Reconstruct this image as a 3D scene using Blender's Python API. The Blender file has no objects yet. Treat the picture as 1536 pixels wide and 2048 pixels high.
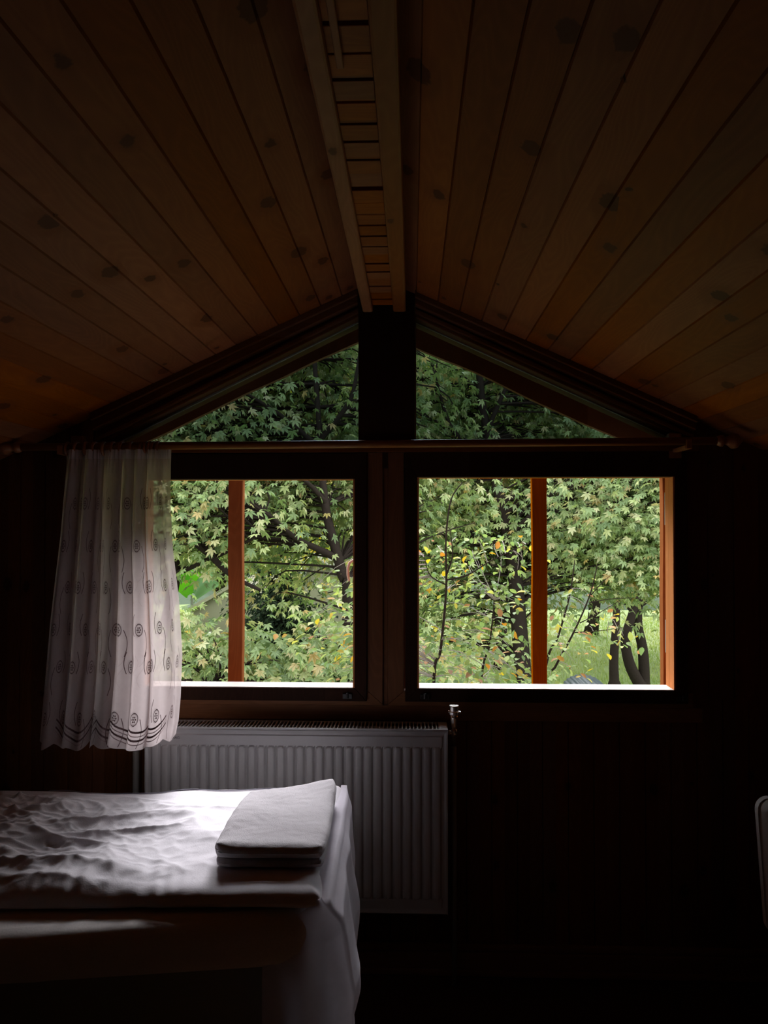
import bpy, bmesh, math, random
import numpy as np
from math import sin, cos, pi, radians, sqrt, exp, floor, tan, atan2
from mathutils import Vector, Matrix, noise

# ------------------------------------------------------------------ camera, sky, sun, exposure
sc = bpy.context.scene
YAW, PITCH, EYE, FPX = radians(2.045), radians(.89), 1.55, 1540.0
cam_d = bpy.data.cameras.new('camera'); cam = bpy.data.objects.new('camera', cam_d)
sc.collection.objects.link(cam); sc.camera = cam
cam.location = (0, 0, EYE); cam.rotation_euler = (radians(90) + PITCH, 0, YAW)
cam_d.sensor_fit = 'VERTICAL'; cam_d.sensor_height = 36.0; cam_d.lens = FPX * 36.0 / 2048
cam_d.clip_start = .05; cam_d.clip_end = 300
sc.view_settings.view_transform = 'Standard'; sc.view_settings.look = 'None'
sc.view_settings.gamma = 1; sc.view_settings.use_curve_mapping = False
sc.view_settings.exposure = 0.0
SKY, SUN = 3.7, 10.5
w = bpy.data.worlds.new('World'); sc.world = w; w.use_nodes = True
nt = w.node_tree; bg = nt.nodes['Background']
tc = nt.nodes.new('ShaderNodeTexCoord'); sx = nt.nodes.new('ShaderNodeSeparateXYZ')
cr = nt.nodes.new('ShaderNodeValToRGB')
nt.links.new(tc.outputs['Generated'], sx.inputs[0]); nt.links.new(sx.outputs['Z'], cr.inputs[0])
cr.color_ramp.elements[0].position = 0.0; cr.color_ramp.elements[0].color = (.62, .70, .80, 1)
cr.color_ramp.elements[1].position = .7; cr.color_ramp.elements[1].color = (.86, .93, 1.0, 1)
nt.links.new(cr.outputs[0], bg.inputs[0]); bg.inputs[1].default_value = SKY
sl = bpy.data.lights.new('sun', 'SUN'); sl.energy = SUN; sl.angle = radians(30); sl.color = (.98, .955, 1.0)
so = bpy.data.objects.new('sun', sl); sc.collection.objects.link(so)
so.rotation_euler = Vector((.06, -1.0, -.76)).to_track_quat('-Z', 'Y').to_euler()   # from beyond the window, high

# ------------------------------------------------------------------ helpers
COL = sc.collection
RND = random.Random(7)
def W(px, py, Y):                      # measured pixel + known distance -> real world point (X, Z)
    th, ph = YAW, PITCH
    f = Vector((-sin(th)*cos(ph), cos(th)*cos(ph), sin(ph))); r = Vector((cos(th), sin(th), 0)); u = r.cross(f)
    d = f*FPX + r*(px-768) - u*(py-1024)
    t = Y/d.y
    return d.x*t, EYE + d.z*t
def tag(o, label=None, cat=None, group=None, kind=None):
    if label: o['label'] = label
    if cat: o['category'] = cat
    if group: o['group'] = group
    if kind: o['kind'] = kind
    return o
def empty(name, loc, label=None, cat=None, group=None, kind=None):
    o = bpy.data.objects.new(name, None); COL.objects.link(o); o.location = loc; o.empty_display_size = .05
    bpy.context.view_layer.update()
    return tag(o, label, cat, group, kind)
class MB:
    def __init__(s): s.v = []; s.f = []; s.m = []
    def add(s, vs, fs, mi=0):
        n = len(s.v); s.v += [tuple(v) for v in vs]; s.f += [tuple(i+n for i in f) for f in fs]; s.m += [mi]*len(fs); return s
    def box(s, x0, x1, y0, y1, z0, z1, mi=0):
        vs = [(x, y, z) for x in (x0, x1) for y in (y0, y1) for z in (z0, z1)]
        return s.add(vs, [(0,1,3,2),(4,6,7,5),(0,4,5,1),(2,3,7,6),(0,2,6,4),(1,5,7,3)], mi)
    def prism(s, poly, y0, y1, mi=0):           # polygon in X-Z pushed along Y
        a = sum(poly[i][0]*poly[(i+1)%len(poly)][1]-poly[(i+1)%len(poly)][0]*poly[i][1] for i in range(len(poly)))
        if a < 0: poly = poly[::-1]
        n = len(poly)
        vs = [(x, y0, z) for x, z in poly] + [(x, y1, z) for x, z in poly]
        fs = [tuple(range(n)), tuple(range(2*n-1, n-1, -1))] + [((i+1)%n, i, i+n, (i+1)%n+n) for i in range(n)]
        return s.add(vs, fs, mi)
    def tube(s, pts, rad, seg=10, cap=True, mi=0):
        pts = [Vector(p) for p in pts]; n = len(pts)
        if not hasattr(rad, '__len__'): rad = [rad]*n
        vs = []; ref = None
        for i in range(n):
            t = (pts[min(i+1, n-1)] - pts[max(i-1, 0)])
            t = t.normalized() if t.length > 1e-9 else Vector((0,0,1))
            if ref is None: ref = Vector((1,0,0)) if abs(t.x) < .8 else Vector((0,1,0))
            a = (ref - t*ref.dot(t)).normalized(); ref = a; b = t.cross(a)
            for k in range(seg):
                q = 2*pi*k/seg; vs.append(pts[i] + (a*cos(q)+b*sin(q))*rad[i])
        fs = [(i*seg+k, i*seg+(k+1)%seg, (i+1)*seg+(k+1)%seg, (i+1)*seg+k) for i in range(n-1) for k in range(seg)]
        if cap: fs += [tuple(range(seg-1, -1, -1)), tuple(range((n-1)*seg, n*seg))]
        return s.add(vs, fs, mi)
    def lathe(s, prof, c, seg=24, mi=0):       # prof (r, z) around vertical axis at c
        vs = [(c[0]+r*cos(2*pi*k/seg), c[1]+r*sin(2*pi*k/seg), c[2]+z) for r, z in prof for k in range(seg)]
        n = len(prof)
        fs = [(i*seg+k, i*seg+(k+1)%seg, (i+1)*seg+(k+1)%seg, (i+1)*seg+k) for i in range(n-1) for k in range(seg)]
        fs += [tuple(range(seg-1, -1, -1)), tuple(range((n-1)*seg, n*seg))]
        return s.add(vs, fs, mi)
    def grid(s, P, mi=0, flip=False):          # P[j][i]
        nj, ni = len(P), len(P[0]); vs = [p for row in P for p in row]
        fs = [(j*ni+i, j*ni+i+1, (j+1)*ni+i+1, (j+1)*ni+i) for j in range(nj-1) for i in range(ni-1)]
        if flip: fs = [q[::-1] for q in fs]
        return s.add(vs, fs, mi)
    def build(s, name, mat, parent=None, smooth=False, bevel=0, subsurf=0, kind=None, label=None, cat=None, group=None):
        me = bpy.data.meshes.new(name); me.from_pydata(s.v, [], s.f)
        mats = mat if isinstance(mat, (list, tuple)) else [mat]
        for m in mats: me.materials.append(m)
        if any(s.m): me.polygons.foreach_set('material_index', s.m)
        if smooth: me.polygons.foreach_set('use_smooth', [True]*len(me.polygons))
        me.update()
        o = bpy.data.objects.new(name, me); COL.objects.link(o)
        if parent:
            o.parent = parent
            m = Matrix.Translation(parent_world(parent)); o.matrix_parent_inverse = m.inverted()
        if bevel:
            b = o.modifiers.new('bevel', 'BEVEL'); b.width = bevel; b.segments = 2; b.limit_method = 'ANGLE'; b.angle_limit = radians(40)
        if subsurf:
            b = o.modifiers.new('sub', 'SUBSURF'); b.levels = subsurf; b.render_levels = subsurf
        return tag(o, label, cat, group, kind)
def parent_world(p):
    v = Vector(p.location)
    return v if p.parent is None else v + Vector((0, 0, 0))

# ------------------------------------------------------------------ materials
def newmat(name):
    m = bpy.data.materials.new(name); m.use_nodes = True
    return m, m.node_tree, m.node_tree.nodes['Principled BSDF']
def N(nt, t, **k):
    n = nt.nodes.new(t)
    for a, b in k.items(): setattr(n, a, b)
    return n
def mth(nt, op, a, b=None, c=None, clamp=False):
    n = nt.nodes.new('ShaderNodeMath'); n.operation = op; n.use_clamp = clamp
    for i, x in enumerate((a, b, c)):
        if x is None: continue
        if isinstance(x, (int, float)): n.inputs[i].default_value = x
        else: nt.links.new(x, n.inputs[i])
    return n.outputs[0]
def mixc(nt, f, a, b):
    n = nt.nodes.new('ShaderNodeMix'); n.data_type = 'RGBA'; n.clamp_factor = True
    for s_, x in ((n.inputs[0], f), (n.inputs[6], a), (n.inputs[7], b)):
        if isinstance(x, (int, float)): s_.default_value = x
        elif isinstance(x, tuple): s_.default_value = (*x, 1)
        else: nt.links.new(x, s_)
    return n.outputs[2]
def plain(name, col, rough=.5, metal=0, spec=.5, bump=0, bscale=40, trans=0, sheen=0):
    m, nt, b = newmat(name)
    b.inputs['Base Color'].default_value = (*col, 1); b.inputs['Roughness'].default_value = rough
    b.inputs['Metallic'].default_value = metal; b.inputs['Specular IOR Level'].default_value = spec
    tcn = N(nt, 'ShaderNodeTexCoord'); no = N(nt, 'ShaderNodeTexNoise'); no.inputs['Scale'].default_value = bscale; no.inputs['Detail'].default_value = 4
    nt.links.new(tcn.outputs['Object'], no.inputs['Vector'])
    c = mixc(nt, no.outputs['Fac'], tuple(x*.88 for x in col), tuple(min(1, x*1.1) for x in col)); nt.links.new(c, b.inputs['Base Color'])
    if bump:
        bp = N(nt, 'ShaderNodeBump'); bp.inputs['Distance'].default_value = bump; bp.inputs['Strength'].default_value = .7
        nt.links.new(no.outputs['Fac'], bp.inputs['Height']); nt.links.new(bp.outputs[0], b.inputs['Normal'])
    return m
def wood(name, col, dark, across='X', along='Y', width=.0752, off=0.0, rough=.5, knots=True, var=.22, knotr=.017, spec=.15):
    """planks laid side by side along `across`, grain running along `along`, knots as true-size dark discs"""
    m, nt, b = newmat(name); L = nt.links
    tcn = N(nt, 'ShaderNodeTexCoord'); sp = N(nt, 'ShaderNodeSeparateXYZ'); L.new(tcn.outputs['Object'], sp.inputs[0])
    a = sp.outputs[across]; g = sp.outputs[along]
    third = [c for c in 'XYZ' if c not in (across, along)][0]; h = sp.outputs[third]
    idx = mth(nt, 'FLOOR', mth(nt, 'DIVIDE', mth(nt, 'ADD', a, off), width))
    wn = N(nt, 'ShaderNodeTexWhiteNoise', noise_dimensions='1D'); L.new(idx, wn.inputs['W'])
    rnd = wn.outputs['Value']
    g2 = mth(nt, 'ADD', g, mth(nt, 'MULTIPLY', rnd, 17.3))
    cv = N(nt, 'ShaderNodeCombineXYZ')
    L.new(mth(nt, 'MULTIPLY', a, 26), cv.inputs[0]); L.new(mth(nt, 'MULTIPLY', g2, 1.6), cv.inputs[1]); L.new(mth(nt, 'MULTIPLY', h, 26), cv.inputs[2])
    n1 = N(nt, 'ShaderNodeTexNoise'); n1.inputs['Scale'].default_value = 1; n1.inputs['Detail'].default_value = 5; L.new(cv.outputs[0], n1.inputs['Vector'])
    # rings
    cv2 = N(nt, 'ShaderNodeCombineXYZ')
    L.new(mth(nt, 'MULTIPLY', a, 7), cv2.inputs[0]); L.new(mth(nt, 'MULTIPLY', g2, 1.1), cv2.inputs[1]); L.new(mth(nt, 'MULTIPLY', h, 7), cv2.inputs[2])
    n2 = N(nt, 'ShaderNodeTexNoise'); n2.inputs['Scale'].default_value = 1; n2.inputs['Detail'].default_value = 2; L.new(cv2.outputs[0], n2.inputs['Vector'])
    ring = mth(nt, 'ABSOLUTE', mth(nt, 'SINE', mth(nt, 'MULTIPLY', n2.outputs['Fac'], 95)))
    grain = mth(nt, 'ADD', mth(nt, 'MULTIPLY', ring, .22), mth(nt, 'MULTIPLY', n1.outputs['Fac'], .75), clamp=True)
    c = mixc(nt, grain, col, dark)
    hv = N(nt, 'ShaderNodeHueSaturation')
    L.new(mth(nt, 'ADD', mth(nt, 'MULTIPLY', rnd, var*2), 1-var), hv.inputs['Value'])
    wn2 = N(nt, 'ShaderNodeTexWhiteNoise', noise_dimensions='1D'); L.new(mth(nt, 'ADD', idx, 51.7), wn2.inputs['W'])
    L.new(mth(nt, 'ADD', mth(nt, 'MULTIPLY', wn2.outputs['Value'], .25), .9), hv.inputs['Saturation'])
    L.new(c, hv.inputs['Color']); c = hv.outputs[0]
    if knots:
        kv = N(nt, 'ShaderNodeCombineXYZ'); KX, KY = 1/width, 2.6
        L.new(mth(nt, 'MULTIPLY', mth(nt, 'ADD', a, off), KX), kv.inputs[0]); L.new(mth(nt, 'MULTIPLY', g, KY), kv.inputs[1])
        vo = N(nt, 'ShaderNodeTexVoronoi', voronoi_dimensions='2D'); vo.inputs['Scale'].default_value = 1; L.new(kv.outputs[0], vo.inputs['Vector'])
        df = N(nt, 'ShaderNodeVectorMath', operation='SUBTRACT'); L.new(kv.outputs[0], df.inputs[0]); L.new(vo.outputs['Position'], df.inputs[1])
        mu = N(nt, 'ShaderNodeVectorMath', operation='MULTIPLY'); mu.inputs[1].default_value = (width, .62/KY, 0); L.new(df.outputs[0], mu.inputs[0])
        nz = N(nt, 'ShaderNodeTexNoise'); nz.inputs['Scale'].default_value = 70; nz.inputs['Detail'].default_value = 3; L.new(tcn.outputs['Object'], nz.inputs['Vector'])
        ln = N(nt, 'ShaderNodeVectorMath', operation='LENGTH'); L.new(mu.outputs[0], ln.inputs[0])
        sc_ = N(nt, 'ShaderNodeSeparateColor'); L.new(vo.outputs['Color'], sc_.inputs[0])
        rr = mth(nt, 'MULTIPLY', mth(nt, 'ADD', mth(nt, 'MULTIPLY', sc_.outputs[0], 1.1), .25), knotr)
        rr = mth(nt, 'MULTIPLY', rr, mth(nt, 'GREATER_THAN', sc_.outputs[1], .40))
        dd = mth(nt, 'ADD', ln.outputs['Value'], mth(nt, 'MULTIPLY', mth(nt, 'SUBTRACT', nz.outputs['Fac'], .5), .016))
        kn = mth(nt, 'DIVIDE', mth(nt, 'SUBTRACT', mth(nt, 'MULTIPLY', rr, .75), dd), .0035, clamp=True)
        c = mixc(nt, mth(nt, 'MULTIPLY', kn, .95), c, (.012, .006, .004))
        halo = mth(nt, 'DIVIDE', mth(nt, 'SUBTRACT', mth(nt, 'MULTIPLY', rr, 1.9), dd), .02, clamp=True)
        c = mixc(nt, mth(nt, 'MULTIPLY', halo, .5), c, dark)
    L.new(c, b.inputs['Base Color']); b.inputs['Roughness'].default_value = rough; b.inputs['Specular IOR Level'].default_value = spec
    bp = N(nt, 'ShaderNodeBump'); bp.inputs['Distance'].default_value = .0008; bp.inputs['Strength'].default_value = .6
    L.new(n1.outputs['Fac'], bp.inputs['Height']); L.new(bp.outputs[0], b.inputs['Normal'])
    return m
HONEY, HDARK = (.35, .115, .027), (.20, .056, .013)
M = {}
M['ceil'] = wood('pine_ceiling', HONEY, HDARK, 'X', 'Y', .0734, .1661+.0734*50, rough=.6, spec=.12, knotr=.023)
M['ceil2'] = wood('pine_ceiling_right', HONEY, HDARK, 'X', 'Y', .0750, -.0163+.075*50, rough=.6, spec=.12, knotr=.023)
M['beam'] = wood('pine_beam', (.42, .17, .06), (.25, .085, .027), 'X', 'Y', .11, .2, knotr=.02)
M['slat'] = wood('pine_slat', (.42, .145, .036), HDARK, 'Y', 'X', .07, .0, knots=False, var=.16)
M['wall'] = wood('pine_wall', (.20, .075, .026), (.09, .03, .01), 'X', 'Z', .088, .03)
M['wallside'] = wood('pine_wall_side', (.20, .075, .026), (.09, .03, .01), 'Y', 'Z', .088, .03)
M['trimZ'] = wood('trim_wood_upright', (.26, .10, .034), (.12, .04, .014), 'X', 'Z', .5, .3, knots=False)
M['trimX'] = wood('trim_wood_level', (.27, .105, .034), (.14, .05, .016), 'Z', 'X', .5, .3, knots=False)
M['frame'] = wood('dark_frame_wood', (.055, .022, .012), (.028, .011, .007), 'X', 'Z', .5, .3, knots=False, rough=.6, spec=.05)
M['orange'] = wood('orange_varnish', (.80, .30, .09), (.62, .20, .05), 'X', 'Z', .5, .3, knots=False, rough=.8, var=.05, spec=.0)
M['barge'] = wood('barge_board', (.34, .15, .065), (.20, .08, .035), 'X', 'X' if False else 'Y', .5, .3, knots=False)
M['post'] = wood('rustic_post', (.50, .15, .034), (.26, .07, .014), 'X', 'Z', .5, .3, knots=False, rough=.9, var=.05, spec=.0)
M['bounce_plaster'] = plain('pale_bounce_plaster', (.62, .60, .57), .9)  # unseen back wall's finish, chosen pale to bounce neutral light onto the bed front
M['floor'] = wood('floor_boards', (.10, .045, .022), (.05, .02, .01), 'Y', 'X', .11, .0, knots=False)
M['sill'] = plain('pale_sill', (.62, .50, .42), .4)
M['black'] = plain('black_hardware', (.02, .02, .02), .35)
M['grey'] = plain('grey_bead', (.35, .36, .36), .4)
M['radiator'] = plain('radiator_enamel', (.46, .45, .455), .35, bscale=8)
M['raddark'] = plain('radiator_inside', (.05, .05, .05), .6)
M['ink'] = plain('label_ink', (.08, .07, .08), .6)
M['chrome'] = plain('tap_metal', (.75, .73, .70), .25, metal=.9)
M['pipe'] = plain('white_pipe', (.26, .26, .25), .4)
M['rod'] = wood('rod_wood', (.42, .20, .085), (.26, .11, .04), 'Z', 'X', .5, .3, knots=False, rough=.3)
M['ring'] = plain('ring_wood', (.30, .12, .05), .35)
M['sheet'] = plain('white_cotton', (.74, .71, .745), .85, spec=.2, bump=.0006, bscale=260)
M['mattress'] = plain('mattress_cotton', (.70, .66, .63), .9, spec=.2, bump=.0006, bscale=200)
M['base'] = plain('bed_base_fabric', (.36, .35, .29), .9, spec=.2, bump=.0006, bscale=300)
M['blanket'] = plain('grey_fleece', (.58, .55, .57), .95, spec=.1, bump=.0022, bscale=330)
M['chairf'] = plain('grey_upholstery', (.62, .60, .58), .95, spec=.1, bump=.0015, bscale=300)
M['thread'] = plain('embroidery_thread', (.11, .055, .055), .6)
M['threadl'] = plain('pale_thread', (.42, .32, .32), .6)
M['seam'] = plain('seam_thread', (.22, .2, .25), .7)
def sheer(name, col, see, trl):
    m = bpy.data.materials.new(name); m.use_nodes = True; nt = m.node_tree; nt.nodes.clear(); L = nt.links
    out = N(nt, 'ShaderNodeOutputMaterial'); d = N(nt, 'ShaderNodeBsdfDiffuse'); t = N(nt, 'ShaderNodeBsdfTranslucent'); tr = N(nt, 'ShaderNodeBsdfTransparent')
    tcn = N(nt, 'ShaderNodeTexCoord'); no = N(nt, 'ShaderNodeTexNoise'); no.inputs['Scale'].default_value = 60; L.new(tcn.outputs['Object'], no.inputs['Vector'])
    d.inputs[0].default_value = (*col, 1); t.inputs[0].default_value = (*col, 1)
    m1 = N(nt, 'ShaderNodeMixShader'); m1.inputs[0].default_value = trl; L.new(d.outputs[0], m1.inputs[1]); L.new(t.outputs[0], m1.inputs[2])
    m2 = N(nt, 'ShaderNodeMixShader'); L.new(mth(nt, 'ADD', mth(nt, 'MULTIPLY', no.outputs['Fac'], .1), see-.05), m2.inputs[0])
    L.new(m1.outputs[0], m2.inputs[1]); L.new(tr.outputs[0], m2.inputs[2]); L.new(m2.outputs[0], out.inputs[0])
    return m
M['sheer'] = sheer('sheer_curtain_fabric', (.66, .57, .56), .17, .5)
M['drape'] = sheer('thin_sheet_fabric', (.78, .74, .80), .22, .35)
def glassmat(name, tint, refl):
    m = bpy.data.materials.new(name); m.use_nodes = True; nt = m.node_tree; nt.nodes.clear(); L = nt.links
    out = N(nt, 'ShaderNodeOutputMaterial'); g = N(nt, 'ShaderNodeBsdfGlossy'); g.inputs['Roughness'].default_value = .03
    tr = N(nt, 'ShaderNodeBsdfTransparent'); tr.inputs[0].default_value = (*tint, 1)
    fr = N(nt, 'ShaderNodeFresnel'); fr.inputs[0].default_value = 1.45
    ml = mth(nt, 'MULTIPLY', fr.outputs[0], refl, clamp=True)
    m2 = N(nt, 'ShaderNodeMixShader'); L.new(ml, m2.inputs[0]); L.new(tr.outputs[0], m2.inputs[1]); L.new(g.outputs[0], m2.inputs[2]); L.new(m2.outputs[0], out.inputs[0])
    return m
M['tint'] = glassmat('tinted_glass', (.42, .47, .49), .8)
M['clear'] = glassmat('clear_glass', (.93, .95, .94), 1)
def leafmat(name, stops, trl=.35, rough=.42, spec=.5):
    m = bpy.data.materials.new(name); m.use_nodes = True; nt = m.node_tree; L = nt.links
    b = nt.nodes['Principled BSDF']; out = nt.nodes['Material Output']
    uv = N(nt, 'ShaderNodeUVMap'); sp = N(nt, 'ShaderNodeSeparateXYZ'); L.new(uv.outputs[0], sp.inputs[0])
    r = N(nt, 'ShaderNodeValToRGB'); L.new(sp.outputs[0], r.inputs[0])
    e = r.color_ramp.elements
    e[0].position, e[0].color = stops[0][0], (*stops[0][1], 1); e[1].position, e[1].color = stops[-1][0], (*stops[-1][1], 1)
    for p, c in stops[1:-1]:
        q = e.new(p); q.color = (*c, 1)
    L.new(r.outputs[0], b.inputs['Base Color']); b.inputs['Roughness'].default_value = rough; b.inputs['Specular IOR Level'].default_value = spec
    t = N(nt, 'ShaderNodeBsdfTranslucent'); hv = N(nt, 'ShaderNodeHueSaturation'); hv.inputs['Saturation'].default_value = 1.25; hv.inputs['Value'].default_value = 1.3
    L.new(r.outputs[0], hv.inputs['Color']); L.new(hv.outputs[0], t.inputs[0])
    mx = N(nt, 'ShaderNodeMixShader'); mx.inputs[0].default_value = trl
    L.new(b.outputs[0], mx.inputs[1]); L.new(t.outputs[0], mx.inputs[2]); L.new(mx.outputs[0], out.inputs[0])
    return m
M['maple'] = leafmat('maple_leaf', [(0, (.15, .22, .08)), (.45, (.26, .335, .125)), (.75, (.40, .45, .18)), (.9, (.58, .56, .30)), (1, (.48, .34, .12))])
M['maple_dark'] = leafmat('deep_green_leaf', [(0, (.08, .15, .07)), (.6, (.15, .23, .10)), (.9, (.26, .31, .11)), (1, (.40, .38, .11))])
M['yellow'] = leafmat('autumn_yellow_leaf', [(0, (.14, .19, .045)), (.4, (.28, .30, .05)), (.8, (.48, .42, .05)), (1, (.55, .40, .08))], .45)
M['shrub'] = leafmat('shrub_leaf', [(0, (.14, .21, .085)), (.5, (.24, .31, .115)), (.76, (.36, .41, .14)), (.88, (.50, .40, .10)), (.95, (.45, .22, .07)), (1, (.30, .18, .13))], .4, .55, .2)
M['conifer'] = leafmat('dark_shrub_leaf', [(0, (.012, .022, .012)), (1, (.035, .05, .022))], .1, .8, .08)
M['banana'] = leafmat('banana_leaf', [(0, (.16, .42, .05)), (1, (.24, .36, .20))], .5)
M['grass'] = leafmat('grass_blade', [(0, (.19, .28, .07)), (.6, (.32, .38, .12)), (1, (.44, .42, .21))], .3)
M['bark'] = plain('dark_bark', (.030, .022, .017), .95, spec=.02, bump=.01, bscale=30)
M['twig'] = plain('grey_twig', (.28, .24, .20), .8)
M['ground'] = plain('meadow_ground', (.19, .245, .075), .95, bscale=3)
M['hill'] = plain('wooded_hill', (.05, .075, .035), .95, bump=.3, bscale=.8)
M['roofing'] = plain('tan_roofing', (.22, .21, .12), .8, bscale=3)
M['shedwall'] = plain('shed_wall', (.17, .18, .11), .8, bscale=5)
M['tin'] = plain('corrugated_tin', (.045, .06, .07), .4, bscale=10)
M['blue'] = plain('blue_tarp', (.14, .20, .42), .6)

# ------------------------------------------------------------------ room shell
AX, AZ, SL = -.10, 2.402, .455
def cz(X): return AZ - SL*abs(X-AX)
XL, XR, YB, YF, YO = -2.35, 2.35, -1.7, 2.70, 2.84
mb = MB(); prof = []
def plank_profile(x0, x1, step, s):
    """underside with V grooves between planks"""
    pts = []; x = x0[1]; pts += [(x, .006)]
    while (x-x1)*s < 0:
        nx = x + s*step
        pts += [(x + s*.0025, 0), (nx - s*.0025, 0), (nx, .006)]
        x = nx
    return pts
left = [(x, cz(x)+d) for x, d in plank_profile((AX, -.1661), XL-.12, .0734, -1)]
right = [(x, cz(x)+d) for x, d in plank_profile((AX, .0163), XR+.12, .0750, 1)]
for side in (left, right):
    e = side[-1]; poly = [(AX, AZ+.002)] + side + [(e[0], e[1]+.14), (AX, AZ+.16)]
    mb.prism(poly, YB-.1, YO, 0 if side is left else 1)
mb.build('ceiling', [M['ceil'], M['ceil2']], kind='structure')
MB().box(XL-.1, XR+.1, YB-.1, YO, -.12, 0).build('floor', M['floor'], kind='structure')
# front wall pieces
GL = [(-1.085, 1.838), (-.186, 1.838), (-.186, 2.279)]
GR = [(.013, 1.838), (.955, 1.838), (.013, 2.276)]
mb = MB()
def wall_planks(mb, x0, x1, z0, z1, step=.088):       # vertical boards with V grooves on the room face
    x = x0; poly = []
    while x < x1-1e-6:
        nx = min(x+step, x1)
        poly += [(x+.002, YF), (nx-.002, YF), (nx, YF+.005)]; x = nx
    poly[-1] = (x1, YF); poly = poly + [(x1, YO), (x0, YO)]
    n = len(poly)
    def top(x): return min(z1, cz(x)+.05) if z1 > 9 else z1
    zt = (lambda x: cz(x)+.05) if z1 > 9 else (lambda x: z1)
    vs = [(x, y, z0) for x, y in poly] + [(x, y, zt(x)) for x, y in poly]
    mb.add(vs, [tuple(range(n-1, -1, -1)), tuple(range(n, 2*n))] + [(i, (i+1)%n, (i+1)%n+n, i+n) for i in range(n)])
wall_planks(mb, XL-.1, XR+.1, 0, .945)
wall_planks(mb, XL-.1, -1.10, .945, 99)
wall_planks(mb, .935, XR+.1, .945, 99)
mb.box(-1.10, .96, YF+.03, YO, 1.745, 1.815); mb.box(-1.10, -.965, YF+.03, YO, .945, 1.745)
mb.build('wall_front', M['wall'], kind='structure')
MB().prism([(XL-.1, 0), (XR+.1, 0), (XR+.1, cz(XR)+.05), (AX, AZ+.05), (XL-.1, cz(XL)+.05)], YB-.1, YB).build('wall_back', M['bounce_plaster'], kind='structure')
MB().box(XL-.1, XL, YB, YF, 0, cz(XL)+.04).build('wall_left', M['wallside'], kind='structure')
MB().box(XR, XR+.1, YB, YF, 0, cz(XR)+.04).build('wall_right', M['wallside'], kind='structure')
mb = MB().box(XL, XR, YF-.022, YF+.001, 0, .075); mb.box(XL, XR, YF-.014, YF+.001, .075, .10)
mb.build('baseboard_front', M['trimX'], kind='structure', bevel=.004)
MB().box(XL, XR, YF-.034, YF-.022, 0, .022).build('trim_1', M['trimX'], kind='structure', bevel=.005)
# roof timbers hidden in the gable above the panes: sloped moulding bands, two steps
mb = MB()
def band(x0, x1, off_top, off_bot, y0, y1):
    mb.prism([(x0, cz(x0)+off_top), (x1, cz(x1)+off_top), (x1, cz(x1)+off_bot), (x0, cz(x0)+off_bot)], y0, y1)
# left and right rafters filling ceiling -> glass line
for (xa, za), (xb, zb), s in (((-.186, 2.279), (-1.12, 1.825), -1), ((.013, 2.276), (.97, 1.830), 1)):
    mb.prism([(xa, za), (xb, zb), (xb, cz(xb)+.04), (xa, cz(xa)+.04)], YF-.005, YO)
    h = lambda t, x: None
    for (o0, o1, y0) in ((0.0, .46, .045), (.0, .20, .06)):
        za0 = cz(xa)+.01; zb0 = cz(xb)+.01
        mb.prism([(xa, za0), (xb, zb0), (xb, zb0-(zb0-zb)*o1-.012), (xa, za0-(za0-za)*o1-.012)], YF-y0, YF)
    mb.prism([(xa, za+.012), (xb, zb+.012), (xb, zb+.028), (xa, za+.028)], YF-.022, YF)
mb.build('trim_2', M['trimX'], kind='structure', bevel=.003)
# central post
mb = MB()
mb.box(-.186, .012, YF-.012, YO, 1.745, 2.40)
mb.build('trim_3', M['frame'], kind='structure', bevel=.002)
# lower centre: two wooden facings with mitred ends meeting the lower rail
mb = MB()
def zf(py): return W(768, py, YF)[1]
xa, xb, xc, xd = W(735, 1200, YF)[0], W(766, 1200, YF)[0], W(776, 1200, YF)[0], W(808, 1200, YF)[0]
z1, z2 = zf(1380), zf(1408)
mb.prism([(xa, 1.80), (xa, z1), (xb, z2), (xb, 1.80)], YF-.014, YF+.03)
mb.prism([(xc, 1.80), (xc, z2), (xd, z1), (xd, 1.80)], YF-.014, YF+.03)
mb.box(xb, xc, YF-.004, YF+.03, z2, 1.80)
mb.box(xa-.005, xd+.005, YF+.03, YO, .94, 1.80)
mb.build('trim_4', M['trimZ'], kind='structure', bevel=.002)
# lower casing rail beneath both windows and header casing above
mb = MB()
mb.prism([(-1.10, z1), (xa, z1), (xb, z2), (xb, z2-.002), (-1.10, z2-.002)], YF-.014, YF+.05)
mb.prism([(.965, z1), (xd, z1), (xc, z2), (xc, z2-.002), (.965, z2-.002)], YF-.014, YF+.05)
mb.box(-1.14, 1.0, YF-.004, YF+.05, z2-.055, z2-.004)
mb.box(-1.12, .985, YF-.03, YF+.03, 1.800, 1.838)
mb.build('trim_5', M['trimX'], kind='structure', bevel=.003)

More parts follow.
